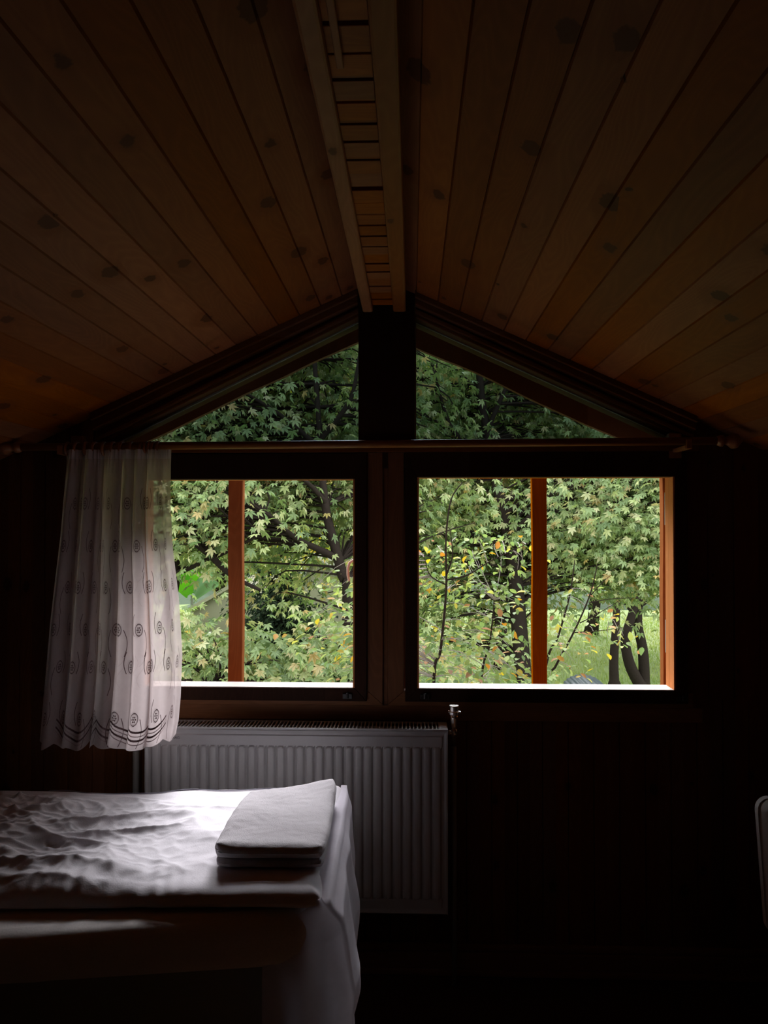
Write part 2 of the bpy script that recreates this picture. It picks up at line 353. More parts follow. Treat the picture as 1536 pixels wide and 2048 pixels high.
# ------------------------------------------------------------------ windows
def lower_window(idx, x0, x1, z0, z1):
    e = empty('window_%d' % idx, ((x0+x1)/2, YF, z0), kind='structure')
    oz0, oz1 = z0, z1
    T = .042
    mb = MB()      # dark casing with mitred corners
    bx0, bx1, bz0, bz1 = x0-.048, x1+.048, z0-.046, z1+.09
    K = .006
    for quad in ([(bx0, bz0), (bx0, bz1), (x0-K, z1), (x0-K, z0)], [(bx1, bz0), (x1+K, z0), (x1+K, z1), (bx1, bz1)],
                 [(bx0, bz1), (bx1, bz1), (x1+K, z1), (x0-K, z1)], [(bx0, bz0), (x0-K, z0), (x1+K, z0), (bx1, bz0)]):
        mb.prism(quad, YF-.026, YF+.022)
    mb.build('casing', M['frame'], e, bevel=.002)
    mb = MB()
    for a in ((x0-.03, x0, z0, z1), (x1, x1+.03, z0, z1)): mb.box(a[0], a[1], YF+.0225, YF+.06, a[2]-.03, a[3]+.03)
    mb.box(x0, x1, YF+.0225, YF+.06, z1, z1+.03)
    mb.box(x0-K, x0, YF-.024, YF+.0224, z0, z1); mb.box(x1, x1+K, YF-.024, YF+.0224, z0, z1)
    mb.build('frame', M['orange'], e, bevel=.001, label='orange varnished inner frame')
    MB().box(x0, x1, YF-.0255, YF+.058, z0-.006, z0+.002).build('sill', M['sill'], e, bevel=.001, label='pale sunlit sill')
    mb = MB().box(x0-.03, x1+.03, YF+.0225, YF+.056, z0-.05, z0-.0065)
    mb.build('sill_rail', M['trimX'], e)
    return e
def sash(e, hx, hy, dx, length, z0, z1):
    """casement standing open outwards, hinged at (hx, hy); its free end is dx to the side"""
    dy = sqrt(length**2-dx**2); d = Vector((dx, dy, 0))/length; n = Vector((-d.y, d.x, 0))   # n points to the left
    th = .022; st = .055
    def blk(mb, a, b, za, zb, t0=-th, t1=th):
        P = [Vector((hx, hy, 0)) + d*q + n*t for q in (a, b) for t in (t0, t1)]
        vs = [(p.x, p.y, z) for p in P for z in (za, zb)]
        mb.add(vs, [(0,1,3,2),(4,6,7,5),(0,4,5,1),(2,3,7,6),(0,2,6,4),(1,5,7,3)])
    mb = MB(); blk(mb, 0, st, z0, z1); blk(mb, length-st, length, z0, z1); blk(mb, st, length-st, z0, z0+st); blk(mb, st, length-st, z1-st, z1)
    s = mb.build('sash', M['orange'], e, bevel=.003, label='orange casement standing open outwards')
    mb = MB(); blk(mb, st, length-st, z0+st, z1-st, -.003, .003)
    g = mb.build('glass', M['clear'], s)
    p0 = Vector((hx, hy, 0)) + d*(length-.03) + n*th; zc = W(700, 1122, hy+dy-.03)[1]
    mb = MB()
    pts = [p0 + Vector((0, 0, zc)), p0 + n*.022 + Vector((0, 0, zc+.001)), p0+n*.034+Vector((0, 0, zc-.008)), p0+n*.041+Vector((0, 0, zc-.03)), p0+n*.041+Vector((0, 0, zc-.06)), p0+n*.036+Vector((0, 0, zc-.088))]
    mb.tube(pts, [.007, .0065, .0065, .0065, .006, .005], 10)
    mb.tube([p0+Vector((0, 0, zc+.03)), p0+Vector((0, 0, zc-.03))], .009, 10)
    h = mb.build('handle', M['handle'], s, smooth=True, label='pink-brown curved casement handle')
    return s
M['handle'] = plain('handle_enamel', (.75, .42, .34), .3)
w1 = lower_window(1, -.935, -.2035, .981, 1.707)
w2 = lower_window(2, .026, .897, .981, 1.7125)
sash(w1, -.182, 2.80, -.035, .60, 1.02, 1.68)
sash(w2, .941, 2.80, .20, .60, 1.02, 1.68)
for e, xs in ((w1, (-.222, )), (w2, (.046, .925))):
    for x in xs:
        mb = MB().box(x-.016, x+.016, YF-.034, YF-.0255, .945, .962); mb.tube([(x, YF-.036, .948), (x, YF-.036, .966)], .005, 8)
        mb.build('hinge', M['black'], e, bevel=.001)
# strike plates on the right frame
mb = MB()
for py0, py1 in ((985, 1050), (1240, 1305)):
    za, zb = W(1330, py0, 2.77)[1], W(1330, py1, 2.77)[1]
    mb.box(.9, .908, YF+.0605, YF+.075, zb, za)
mb.build('strike_plate', M['grey'], w2, label='grey metal strike plates')
def gable_window(idx, poly, name):
    cx = sum(p[0] for p in poly)/3; e = empty('window_%d' % idx, (cx, YF, 1.838), kind='structure')
    MB().prism(poly, 2.760, 2.766).build('glass', M['tint'], e, label='dusky tinted triangular pane')
    mb = MB()
    def edge(a, b, wd, y0, y1):
        a, b = Vector((a[0], a[1])), Vector((b[0], b[1])); d = (b-a).normalized(); n = Vector((-d.y, d.x))
        c = Vector((cx, sum(p[1] for p in poly)/3)); n = n if (c-a).dot(n) > 0 else -n
        mb.prism([tuple(a-n*.02), tuple(b-n*.02), tuple(b+n*wd), tuple(a+n*wd)], y0, y1)
    for i in range(3): edge(poly[i], poly[(i+1) % 3], .004, 2.748, 2.759)
    mb.build('glazing_bead', M['grey'], e, label='thin pale glazing bead')
    return e
gable_window(3, GL, 'l'); gable_window(4, GR, 'r')

# ridge: two beams with short cross slats between them
BX = (-.1675, -.132, -.0625, -.019); BZ = 2.2785
mb = MB()
mb.box(BX[0], BX[1], YB, YF-.06, BZ, 2.39); mb.build('trim_6', M['beam'], kind='structure', bevel=.006)
MB().box(BX[2], BX[3], YB, YF-.06, BZ, 2.39).build('trim_7', M['beam'], kind='structure', bevel=.006)
mb = MB(); y = -.9; RN = random.Random(3)
while y < 2.58:
    wd = .070 - RN.choice([.004, .006, .009, .012]); dz = RN.uniform(-.002, .003)
    mb.box(BX[1]-.001, BX[2]+.001, y, y+wd, BZ+.012+dz, BZ+.026+dz); y += .0701
mb.build('trim_8', M['slat'], kind='structure', bevel=.0015)
MB().box(-.120, -.108, .2, 1.225, BZ+.003, BZ+.010).build('trim_9', M['beam'], kind='structure', bevel=.002)

# ------------------------------------------------------------------ outside the gable: barge boards, posts
import itertools
def wavy(x0, z0, x1, z1, n, amp, seed):
    out = []
    for i in range(n+1):
        t = i/n; out.append((x0+(x1-x0)*t, z0+(z1-z0)*t + amp*noise.noise(Vector((t*6+seed, seed, 0)))))
    return out
for (x0, z0, x1, z1, seed, side) in ((-.10, 2.338, -1.45, 1.716, 1.3, 'left'), (-.10, 2.316, 1.5, 1.578, 4.2, 'right')):
    low = wavy(x0, z0, x1, z1, 26, .012, seed)
    top = [(x1, cz(x1)+.06), (x0, cz(x0)+.06)]
    mb = MB().prism(low+top, 3.085, 3.115)
    mb.build('barge_board', M['barge'], label='brown wavy-edged barge board on the %s slope of the gable' % side, cat='board')
mb = MB()
mb.prism([(AX, AZ+.07), (XL-.1, cz(XL-.1)+.07), (XL-.1, cz(XL-.1)+.17), (AX, AZ+.17)], YO+.001, 3.14)
mb.prism([(AX, AZ+.07), (XR+.1, cz(XR+.1)+.07), (XR+.1, cz(XR+.1)+.17), (AX, AZ+.17)], YO+.001, 3.14)
mb.build('trim_10', M['barge'], kind='structure')
MB().box(-1.3, 1.25, 2.95, 3.01, 1.745, 1.835).build('trim_11', M['barge'], kind='structure', bevel=.004)
def rustic_post(pxl, pxr, label, seed):
    xl, xr = W(pxl, 1160, 2.98)[0], W(pxr, 1160, 2.98)[0]
    rows = []; n = 40
    for j in range(n+1):
        z = -2 + (1.745+2)*j/n
        a = .006*noise.noise(Vector((z*2.2, seed, 0))); b = .006*noise.noise(Vector((z*2.2, seed+5, 0)))
        rows.append([(xl+a, 2.957, z), (xr+b, 2.957, z), (xr+b, 3.0, z), (xl+a, 3.0, z), (xl+a, 2.957, z)])
    mb = MB().grid(rows); mb.add([rows[0][k] for k in range(4)], [(3, 2, 1, 0)])
    mb.build('wooden_post', M['post'], bevel=.004, label=label, cat='post', group='rustic posts outside the windows')
rustic_post(459, 487, 'orange-brown wooden post standing outside the left window', 1)
rustic_post(1063, 1092, 'dark orange-brown wooden post outside the right window, before the grass clearing', 2.3)
rustic_post(1322, 1372, 'red-brown wooden post at the right edge of the right window', 3.1)

# ------------------------------------------------------------------ curtain rod and curtain
rod = empty('curtain_rod', (-.1, 2.56, 1.80), 'long brown wooden curtain rod running above both windows', 'curtain rod')
rz = lambda x: 1.8125 + (x+.829)*.0055
mb = MB().tube([(-1.32, 2.56, rz(-1.32)), (1.0, 2.56, rz(1.0))], .013, 16); mb.build('pole', M['rod'], rod, smooth=True)
for x, s in ((-1.32, -1), (1.0, 1)):
    mb = MB(); prof = [(0, .014), (.012, .019), (.02, .019), (.026, .012), (.034, .014), (.05, .026), (.066, .024), (.078, .010), (.084, .004)]
    mb.tube([(x+s*a, 2.56, rz(x)) for a, _ in prof], [r for _, r in prof], 16); mb.build('finial', M['ring'], rod, smooth=True)
for x in (-1.18, .905):
    mb = MB().box(x-.022, x+.022, 2.672, 2.6995, 1.775, 1.862); mb.box(x-.010, x+.010, 2.55, 2.68, rz(x)-.027, rz(x)-.0135); mb.box(x-.010, x+.010, 2.538, 2.546, rz(x)-.027, rz(x)+.004)
    mb.build('bracket', M['ring'], rod, bevel=.003)
ring0 = None
ringx = [-1.16 + i*.031 for i in range(8)] + [-.905, -.893, -.878, -.866, -.852]
RORD = {12: 'rightmost', 11: 'second from the right', 10: 'third from the right', 9: 'fourth from the right', 8: 'fifth from the right'}
for i, x in enumerate(ringx):
    if ring0 is None:
        vs = []; mbr = MB(); R_, r_ = .0215, .0045
        P = [[(r_*sin(q)*1.3, (R_+r_*cos(q))*cos(p), (R_+r_*cos(q))*sin(p)) for q in [2*pi*k/8 for k in range(9)]] for p in [2*pi*j/24 for j in range(25)]]
        mbr.grid(P); ring0 = mbr.build('curtain_ring', M['ring'], smooth=True)
        ring = ring0
    else:
        ring = ring0.copy(); COL.objects.link(ring)
    ring.location = (x, 2.56, rz(x)-.0085); ring.rotation_euler = (0, 0, RND.uniform(-.2, .2))
    lab = ('brown wooden curtain ring on the rod, %s of the bunched rings' % RORD[i]) if i in RORD else 'dark wooden curtain ring in shadow over the left part of the curtain'
    tag(ring, lab, 'curtain ring', 'curtain rings above the gathered curtain')
def lerp(a, b, t): return a+(b-a)*t
def interp(tab, t):
    for (a, va), (b, vb) in zip(tab, tab[1:]):
        if t <= b: return lerp(va, vb, (t-a)/(b-a))
    return tab[-1][1]
RE = [(0, 341), (.2, 341), (.36, 346), (.53, 358), (.72, 365), (.87, 362), (.95, 358), (1, 352)]
LE = [(0, 132), (.3, 118), (.6, 98), (1, 78)]
def cur(u, v, out=0.0):
    """point on the gathered cloth; u across, v down"""
    ym = lerp(2.545, 2.478, v**.8)
    xl = W(interp(LE, v), 1000, ym)[0]; xr = W(interp(RE, v), 1000, ym)[0]
    uu = u + .012*sin(v*3+u*9)
    amp = lerp(.013, .030, v)
    ph = uu*2*pi*6.5 + 1.3*sin(uu*9+.5) + .5*sin(uu*23+v)
    y = ym + amp*(sin(ph)*.75 + .4*sin(ph*2.3+1.7*v)*(.4+.6*sin(uu*7)**2))*(1-.45*max(0, (u-.8)/.2))
    x = lerp(xl, xr, u) + amp*.55*cos(ph)*min(1, (1-u)*8)*min(1, u*8)
    zt = 1.799; zb = .842 + .03*max(0, (u-.72)/.28) - .004
    scal = .020*abs(sin(u*pi*9))*v**6
    z = lerp(zt, zb, v) - scal
    g = max(0, 1-v/.09)
    y += .004*g*sin(uu*2*pi*46); x += .001*g*sin(uu*2*pi*31)
    return Vector((x, y - out, z))
NU, NV = 340, 120
cte = empty('sheer_curtain', (-1.0, 2.54, 1.80), 'sheer off-white embroidered curtain with scalloped hem, drawn to the left of the windows', 'curtain')
mb = MB().grid([[cur(i/NU, j/NV) for i in range(NU+1)] for j in range(NV+1)])
mb.build('cloth', M['sheer'], cte, smooth=True)
mb = MB().grid([[cur(i/NU, j/60, .0025) for i in range(NU+1)] for j in range(0, 3)]); mb.build('heading_tape', M['drape'], cte, smooth=True)
CW, CH = 1.9, .955       # cloth width flat, height, metres
emb = MB()
def ribbon(pts, wd=.0018, mi=0):
    """thin stitched line drawn in cloth coordinates (metres)"""
    n = len(pts); A = []; B = []
    for i in range(n):
        p = pts[i]; q = (pts[min(i+1, n-1)][0]-pts[max(i-1, 0)][0], pts[min(i+1, n-1)][1]-pts[max(i-1, 0)][1])
        l = math.hypot(*q) or 1; nx, ny = -q[1]/l*wd/2, q[0]/l*wd/2
        for lst, s in ((A, 1), (B, -1)):
            u = (p[0]+s*nx)/CW; v = (p[1]+s*ny)/CH
            if not (0.003 < u < .997 and 0 < v < 1): return
            lst.append(cur(u, v, .0016))
    emb.grid([A, B], mi)
def circ(cx, cy, r, wd, mi=0, a0=0, a1=2*pi, n=28): ribbon([(cx+r*cos(a0+(a1-a0)*k/n), cy+r*sin(a0+(a1-a0)*k/n)) for k in range(n+1)], wd, mi)
def dot(cx, cy, r):
    c = [(cx+r*cos(2*pi*k/6), cy+r*sin(2*pi*k/6)) for k in range(6)]
    if all(0.003 < p[0]/CW < .997 and 0 < p[1]/CH < 1 for p in c):
        emb.add([cur(p[0]/CW, p[1]/CH, .0017) for p in c], [tuple(range(6))])
rows = [.18, .32, .455, .59, .71, .865]
for ri, vy in enumerate(rows):
    k = 0; x = .06 + (.07 if ri % 2 else 0)
    while x < CW-.03:
        cy = vy; sgn = 1 if (k+ri) % 2 else -1
        circ(x, cy, .0185, .0030); circ(x, cy, .0150, .0014, 1)
        for a in range(6): dot(x+.0078*cos(a*pi/3), cy+.0078*sin(a*pi/3), .0034)
        dot(x, cy, .0030)
        circ(x+.004*sgn, cy, .0215, .001, 1)
        # tendrils sweeping round the roundel
        ribbon([(x+sgn*(.026+.012*sin(t*pi)), cy-.05+.07*t) for t in [q/14 for q in range(15)]], .0032)
        ribbon([(x-sgn*(.028+.014*sin(t*pi)), cy+.0+.085*t) for t in [q/14 for q in range(15)]], .0030)
        ribbon([(x-sgn*(.028+.004*t-.03*t*t), cy+.085-.02*t+.05*t) for t in [q/10 for q in range(11)]], .0009, 1)
        ribbon([(x+sgn*.05+.018*sin(t*2*pi), cy-.04+.10*t) for t in [q/18 for q in range(19)]], .0008, 1)
        x += .135; k += 1
for row in range(4):
    base = CH*(.955 + row*.0125)
    for s_ in range(9):
        ribbon([(CW*(s_+t)/9.0, base - .026*(1-sin(t*pi)) - .008) for t in [q/16 for q in range(17)]], 0.0060 if row % 2 == 0 else .0028, row % 2)
emb.build('embroidery', [M['thread'], M['threadl']], cte, label='dark brown stitched roundels and tendrils')

# ------------------------------------------------------------------ radiator, tap, pipe
RX0, RX1, RZ0, RZ1, RY0, RY1 = -.897, .120, .258, .864, 2.570, 2.672
rad = empty('panel_radiator', ((RX0+RX1)/2, RY1, RZ0), 'white ribbed panel radiator under the left window behind the bed', 'radiator')
mb = MB()
# fluted front plate: profile across X with 30 ribs, rounded at top and bottom ends
nr = 30; mx = .020; fw = (RX1-RX0-2*mx)/nr
xs = []; 
for k in range(nr):
    for q in range(10): xs.append(RX0+mx+fw*(k+q/10))
xs = [RX0, RX0+.004, RX0+.012, RX0+.016] + xs + [RX1-mx, RX1-.016, RX1-.012, RX1-.004, RX1]
zs = [RZ0, RZ0+.004, RZ0+.014, RZ0+.018, RZ0+.04] + [RZ0+.048+i*.004 for i in range(6)] + [RZ0+.1, RZ0+.3, RZ1-.16] + [RZ1-.082+i*.0035 for i in range(9)] + [RZ1-.04, RZ1-.022, RZ1-.018, RZ1-.014, RZ1-.004, RZ1]
def front(x, z):
    y = RY0
    ex = min(x-RX0, RX1-x); ez = min(z-RZ0, RZ1-z)
    if ex < .003 or ez < .003: y += .003
    if .011 <= ex <= .0165 and ez > .01 or .013 <= ez <= .0185 and ex > .01: y += .0035
    if ex >= mx-.0001:
        t = ((x-RX0-mx)/fw) % 1.0
        top = RZ1-.055; bot = RZ0+.05; r = fw*.36; c = abs(t-.5)*fw
        if c < r:
            if z > top-r: dd = math.hypot(c, z-(top-r))
            elif z < bot+r: dd = math.hypot(c, z-(bot+r))
            else: dd = c
            if dd < r: y -= .0055*sqrt(max(0, 1-(dd/r)**2))**.6
        elif abs(c-fw*.5) < .0022 and bot < z < top: y += .0035
    return (x, y, z)
mb.grid([[front(x, z) for x in xs] for z in zs])
mb.build('front_panel', M['radiator'], rad)
MB().box(RX0+.01, RX1-.01, RY0+.06, RY1, RZ0+.01, RZ1-.012).build('back_panel', M['radiator'], rad, bevel=.003)
mb = MB()
mb.box(RX0, RX0+.003, RY0+.001, RY1-.006, RZ0, RZ1); mb.build('side_cover', M['radiator'], rad); mb = MB(); mb.box(RX1-.003, RX1, RY0+.001, RY1-.006, RZ0, RZ1)
mb.build('side_cover', M['radiator'], rad)
MB().box(RX0+.004, RX1-.004, RY0+.008, RY0+.055, RZ0+.02, RZ1-.03).build('convector', M['raddark'], rad, label='dark convector fins inside')
mb = MB()
mb.box(RX0, RX1, RY0+.0005, RY0+.007, RZ1-.001, RZ1+.004); mb.box(RX0, RX1, RY1-.012, RY1-.004, RZ1-.001, RZ1+.004)
mb.box(RX0, RX0+.03, RY0+.007, RY1-.012, RZ1, RZ1+.004); mb.box(RX1-.03, RX1, RY0+.007, RY1-.012, RZ1, RZ1+.004)
x = RX0+.03
while x < RX1-.035:
    mb.box(x+.0082, x+.0122, RY0+.007, RY1-.012, RZ1-.002, RZ1+.004); x += .0127
mb.build('top_grille', M['radiator'], rad)
cu = bpy.data.curves.new('lettering', 'FONT'); cu.body = 'YAMSOORI-AAG'; cu.size = .0125; cu.extrude = .0002; cu.space_character = .9
cu.materials.append(M['ink']); tmp = bpy.data.objects.new('lettering_source', cu); COL.objects.link(tmp)
bpy.context.view_layer.update()
tx = bpy.data.objects.new('lettering', bpy.data.meshes.new_from_object(tmp.evaluated_get(bpy.context.evaluated_depsgraph_get()))); COL.objects.link(tx); bpy.data.objects.remove(tmp)
lx, lz = W(309, 1477, RY0)
tx.parent = rad; tx.location = Vector((lx, RY0-.0008, lz)) - rad.location; tx.rotation_euler = (pi/2, 0, 0); tx['label'] = 'small dark printed lettering'
vx, vy = .1435, 2.62
tap = empty('radiator_valve', (vx, vy, 0), 'small chrome radiator valve on a pipe at the right end of the radiator', 'valve')
mb = MB().lathe([(.004, .800), (.008, .801), (.008, .835), (.012, .838), (.012, .855), (.008, .858), (.0095, .868), (.011, .880), (.0125, .893), (.014, .905)], (vx, vy, 0)); mb.build('valve_body', M['chrome'], tap, smooth=True)
mb = MB().lathe([(.014, .905), (.018, .908), (.0185, .916), (.016, .919), (.0165, .934), (.0155, .937), (.006, .9375), (.006, .934), (.001, .934)], (vx, vy, 0))
mb.tube([(vx-.02, vy-.004, .917), (vx-.012, vy-.004, .915)], .004, 8); mb.tube([(vx+.012, vy-.004, .917), (vx+.021, vy-.004, .914)], .004, 8)
mb.build('knob', M['chrome'], tap)
MB().tube([(vx, vy, 0), (vx, vy, .80)], .008, 12).build('riser', M['pipe'], tap, smooth=True, label='thin upright pipe')
MB().tube([(vx, vy, .846), (RX1+.001, vy, .846)], .008, 12).build('union', M['chrome'], tap, smooth=True)
px_ = W(272, 1530, 2.64)[0]
mb = MB().tube([(px_, 2.64, 0), (px_, 2.64, .88)], .011, 14)
mb.build('heating_pipe', M['pipe'], smooth=True, label='pale upright heating pipe rising left of the radiator below the curtain', cat='pipe')

# ------------------------------------------------------------------ bed
def rbox(mb, x0, x1, y0, y1, z0, z1, r, n=5, ns=24, wob=None):
    """box with every edge rounded, as a sheet of rings"""
    rows = []
    prof = [(r - r*cos(a), z0 + r - r*sin(a)) for a in [pi/2*(1-k/n) for k in range(n+1)]] + [(0, z) for z in np.linspace(z0+r, z1-r, 8)[1:-1]] + [(r-r*cos(a), z1-r+r*sin(a)) for a in [pi/2*k/n for k in range(n+1)]]
    for ins, z in prof:
        row = []; R = max(r*1.4, .001)
        cs = [(x1-R, y1-R, 0), (x0+R, y1-R, 1), (x0+R, y0+R, 2), (x1-R, y0+R, 3)]
        for ci, (cx, cy, q) in enumerate(cs):
            for k in range(n+1):
                a = pi/2*(q+k/n); rr = R-ins
                row.append((cx+rr*cos(a), cy+rr*sin(a), z))
            nx, ny, nq = cs[(ci+1) % 4]; a = pi/2*(q+1)
            e0 = (cx+(R-ins)*cos(a), cy+(R-ins)*sin(a)); e1 = (nx+(R-ins)*cos(a), ny+(R-ins)*sin(a))
            for k in range(1, ns): row.append((lerp(e0[0], e1[0], k/ns), lerp(e0[1], e1[1], k/ns), z))
        row.append(row[0])
        if wob: row = [wob(p) for p in row]
        rows.append(row)
    mb.grid(rows)
    mb.add([p for p in rows[-1][:-1]], [tuple(range(len(rows[-1])-1))]); mb.add([p for p in rows[0][:-1]], [tuple(range(len(rows[0])-2, -1, -1))])
    return mb
bed = empty('bed', (-1.2, 2.05, 0), 'single bed against the left window wall, fabric base and white mattress', 'bed')
rbox(MB(), -2.2, -.235, 1.75, 2.34, .06, .570, .012).build('bed_base', M['base'], bed, smooth=True, label='dark grey-green fabric base')
for x in (-2.1, -.33):
    for y in (1.84, 2.25): MB().tube([(x, y, 0), (x, y, .062)], [.02, .026], 12).build('leg', M['black'], bed)
def mw(p):
    x, y, z = p
    if y < 1.74:
        q = min(1, max(0, (-.27-x)*1.5)); y -= .10*q; z -= .012*q*max(0, (z-.59)/.1)
    if y < 1.74: 
        a = .006*noise.noise(Vector((x*22, z*9, 1)))*min(1, max(0, (-.5-x)*2))
        y -= abs(a)*1.6
    return (x, y, z)
rbox(MB(), -2.2, -.205, 1.680, 2.345, .572, .694, .045, ns=60, wob=mw).build('mattress', M['mattress'], bed, smooth=True, label='mattress in a white fitted sheet')
# duvet
DX0, DX1, DY0, DY1 = -2.18, -.198, 1.700, 2.335
def ridge(p):
    return (1-abs(noise.noise(p))*2)
def top_z(X, Y):
    z = .740 + .028*max(0, (X+.75)/.55)*max(0, (Y-1.85)/.5)
    z += .010*noise.noise(Vector((X*3, Y*4, 2)))
    # crumples: long folds over the middle, crossing creases to the left
    l = min(1, max(0, (-.75-X)/.5)); m_ = min(1, max(0, (-.42-X)/.2))
    wx, wy = X + .05*noise.noise(Vector((X*4, Y*4, 5))), Y + .05*noise.noise(Vector((X*4, Y*4, 9)))
    f1 = ridge(Vector((wx*2.6, wy*9.5, 3.1)))**3 if ridge(Vector((wx*2.6, wy*9.5, 3.1))) > 0 else 0
    r2 = ridge(Vector((wx*8+wy*5, wy*8-wx*3, 7.7))); f2 = max(0, r2)**3
    r3 = ridge(Vector((wx*15+wy*6, wy*19, 1.7))); f3 = max(0, r3)**2.5 + .7*max(0, ridge(Vector((wx*24-wy*12, wy*34, 8.7))))**2
    inner = min(1, max(0, (Y-DY0)/.10))
    fr = max(0, 1-(Y-DY0)/.20)
    f4 = noise.noise(Vector((wx*16, Y*2, 4.4)))
    m_ *= min(1, max(.0, (DY1-.03-Y)/.14))
    z += m_*(.015*f1*inner + .021*f2*(.22+.78*l)*inner + .012*f3*(.16+.84*l)*inner) + m_*fr*(.012*f4+.008*noise.noise(Vector((wx*38, Y*3, 2))))
    z += .0025*noise.noise(Vector((X*30, Y*30, 3)))*m_
    return z
def edge_fac(d, r): 
    t = min(1, max(0, d/r)); return sqrt(max(0, 1-(1-t)**2))
NX, NY = 420, 170
def dgrid(top):
    rows = []
    for j in range(NY+1):
        s = j/NY; s = .5-.5*cos(pi*s)*(.35) - .0 if False else s
        row = []
        for i in range(NX+1):
            X = lerp(DX0, DX1, i/NX); Y = lerp(DY0, DY1, s)
            droop = .034*max(0, (-.35-X)/1.2)*max(0, 1-(Y-DY0)/.11)**1.5
            dfront = Y-DY0; dd = min(dfront/.055, (DX1-X)/.05, (DY1-Y)/.03, (X-DX0)/.05)
            k = edge_fac(dd, 1)
            yy = Y + (.006*noise.noise(Vector((X*14, 0, 6))) - .012*max(0, -.5-X))*max(0, 1-dfront/.1)
            mid = .712 + .0
            zt = top_z(X, Y)
            over = max(0, 1-(Y-DY0)/.05)
            zb = .6965 - .006*over
            z = lerp(mid, zt, k) if top else lerp(mid, zb, k)
            row.append((X, yy, z-droop*(1 if top else .9)))
        rows.append(row)
    return rows
mb = MB().grid(dgrid(True)); mb.grid(dgrid(False), flip=True)
duv = mb.build('duvet', M['sheet'], smooth=True, label='white crumpled cotton duvet spread over the bed', cat='duvet')
# seam near the far edge
mb = MB(); 
mb.tube([(x, 2.315 - .014*abs(sin(x*9)) - .004*sin(x*31), top_z(x, 2.315)*1.0 - (.0 if True else 0) + .0015) for x in np.linspace(-1.1, -.25, 90)], .0014, 6)
s_ = mb.build('seam', M['seam'], duv, label='grey stitched seam')
# sheer sheet hanging over the foot end
SIL = [(0, 688), (.04, 694), (.16, 704), (.28, 710), (.48, 724), (.60, 722), (.68, 716), (.76, 709), (.86, 709), (1, 690)]
def drp(u, v):
    """u: 0 far corner -> 1 near corner -> wraps onto the front; v down"""
    z = lerp(.765, .30, v)
    bul = W(interp(SIL, v), 1048 + (EYE-z)*FPX/1.9, 1.9)[0]
    if u < .72:
        t = u/.72; Y = lerp(2.36, 1.715, t)
        X = lerp(-.190, bul, t**.6) if v > .02 else -.195
        X = lerp(-.20, X, min(1, v*8+.1))
        z -= .035*t**4*(1-v)
        X += v*.016*sin(t*15+v*2) + .004*noise.noise(Vector((t*8, v*6, 2)))
    else:
        t = (u-.72)/.28
        xe = lerp(-.20, bul, min(1, v*8+.1)) 
        X = lerp(xe, -.33, t); Y = 1.708 - .006 + .012*sin(t*17+v*3)*v - .018*min(1, v*6)*1.0
        z = z - (.035+.10*t)*(1-v)
    zz = z
    if v < .06 and u < .72: X = lerp(-.215, X, v/.06); zz = .752 - .035*(u/.72)**4
    return Vector((X, Y, min(zz, .755)))
mb = MB().grid([[drp(i/160, .0+j/110) for i in range(int(160))] for j in range(111)])
mb.build('hanging_sheet', M['drape'], smooth=True, label='thin white sheet hanging down over the foot end of the bed', cat='sheet')
# folded blanket
C4 = [(-.472, 1.800), (-.200, 1.795), (-.213, 2.232), (-.462, 2.15)]    # near left, near right, far right, far left
def bl(s, t):
    fx, fy = abs(2*s-1), abs(2*t-1); q = .075*(min(fx, 1)**9)*(min(fy, 1)**9); s = .5+(s-.5)*(1-q*1.6); t = .5+(t-.5)*(1-q)
    a = Vector(C4[0]).lerp(Vector(C4[1]), s); b = Vector(C4[3]).lerp(Vector(C4[2]), s); return a.lerp(b, t)
def layer(mb, zb, zt, grow, seed, droop):
    nx_, ny_ = 70, 90; T = []; B = []
    for j in range(ny_+1):
        r1, r2 = [], []
        for i in range(nx_+1):
            s, t = i/nx_, j/ny_
            S = lerp(-grow, 1+grow, s); p = bl(S, lerp(-grow*.6+droop, 1+grow*.3, t))
            d = min(s*.27, (1-s)*.27, t*.38, (1-t)*.38); k = edge_fac(d, (zt-zb)*.8)
            base = top_z(p.x, p.y)
            n_ = .0025*noise.noise(Vector((p.x*14, p.y*14, seed))) + .0012*noise.noise(Vector((p.x*60, p.y*60, seed)))
            m = (zb+zt)/2
            w1_ = .004*noise.noise(Vector((s*5, t*5, seed+3)))
            r1.append((p.x+w1_, p.y+w1_, base + lerp(m, zt, k) + n_)); r2.append((p.x+w1_, p.y+w1_, base+lerp(m, zb, k)))
        T.append(r1); B.append(r2)
    mb.grid(T); mb.grid(B, flip=True)
mb = MB(); layer(mb, .003, .026, -.012, 1, .012); layer(mb, .0245, .060, .0, 5, 0)
# tuck line on top
mb.build('folded_blanket', M['blanket'], smooth=True, label='grey fleece blanket folded into a square on the foot of the bed', cat='blanket')

# ------------------------------------------------------------------ armchair at the right edge
ch = empty('armchair', (1.36, 2.35, 0), 'grey upholstered armchair cut off by the right edge of the picture', 'armchair')
def lean(p):
    x, y, z = p; t = (.71-z)/.36
    return (x + (.016*t if x < 1.35 else -.016*t), y - .02*t, z)
rbox(MB(), 1.058, 1.66, 2.38, 2.47, .30, .71, .04, wob=lean).build('backrest', M['chairf'], ch, smooth=True)
rbox(MB(), 1.062, 1.66, 1.98, 2.40, .22, .365, .04).build('seat_cushion', M['chairf'], ch, smooth=True)
rbox(MB(), 1.070, 1.652, 2.00, 2.40, .085, .225, .02).build('seat_base', M['chairf'], ch, smooth=True)
for x in (1.10, 1.62):
    for y in (2.04, 2.36): MB().tube([(x, y, 0), (x, y, .09)], [.015, .022], 12).build('leg', M['black'], ch)

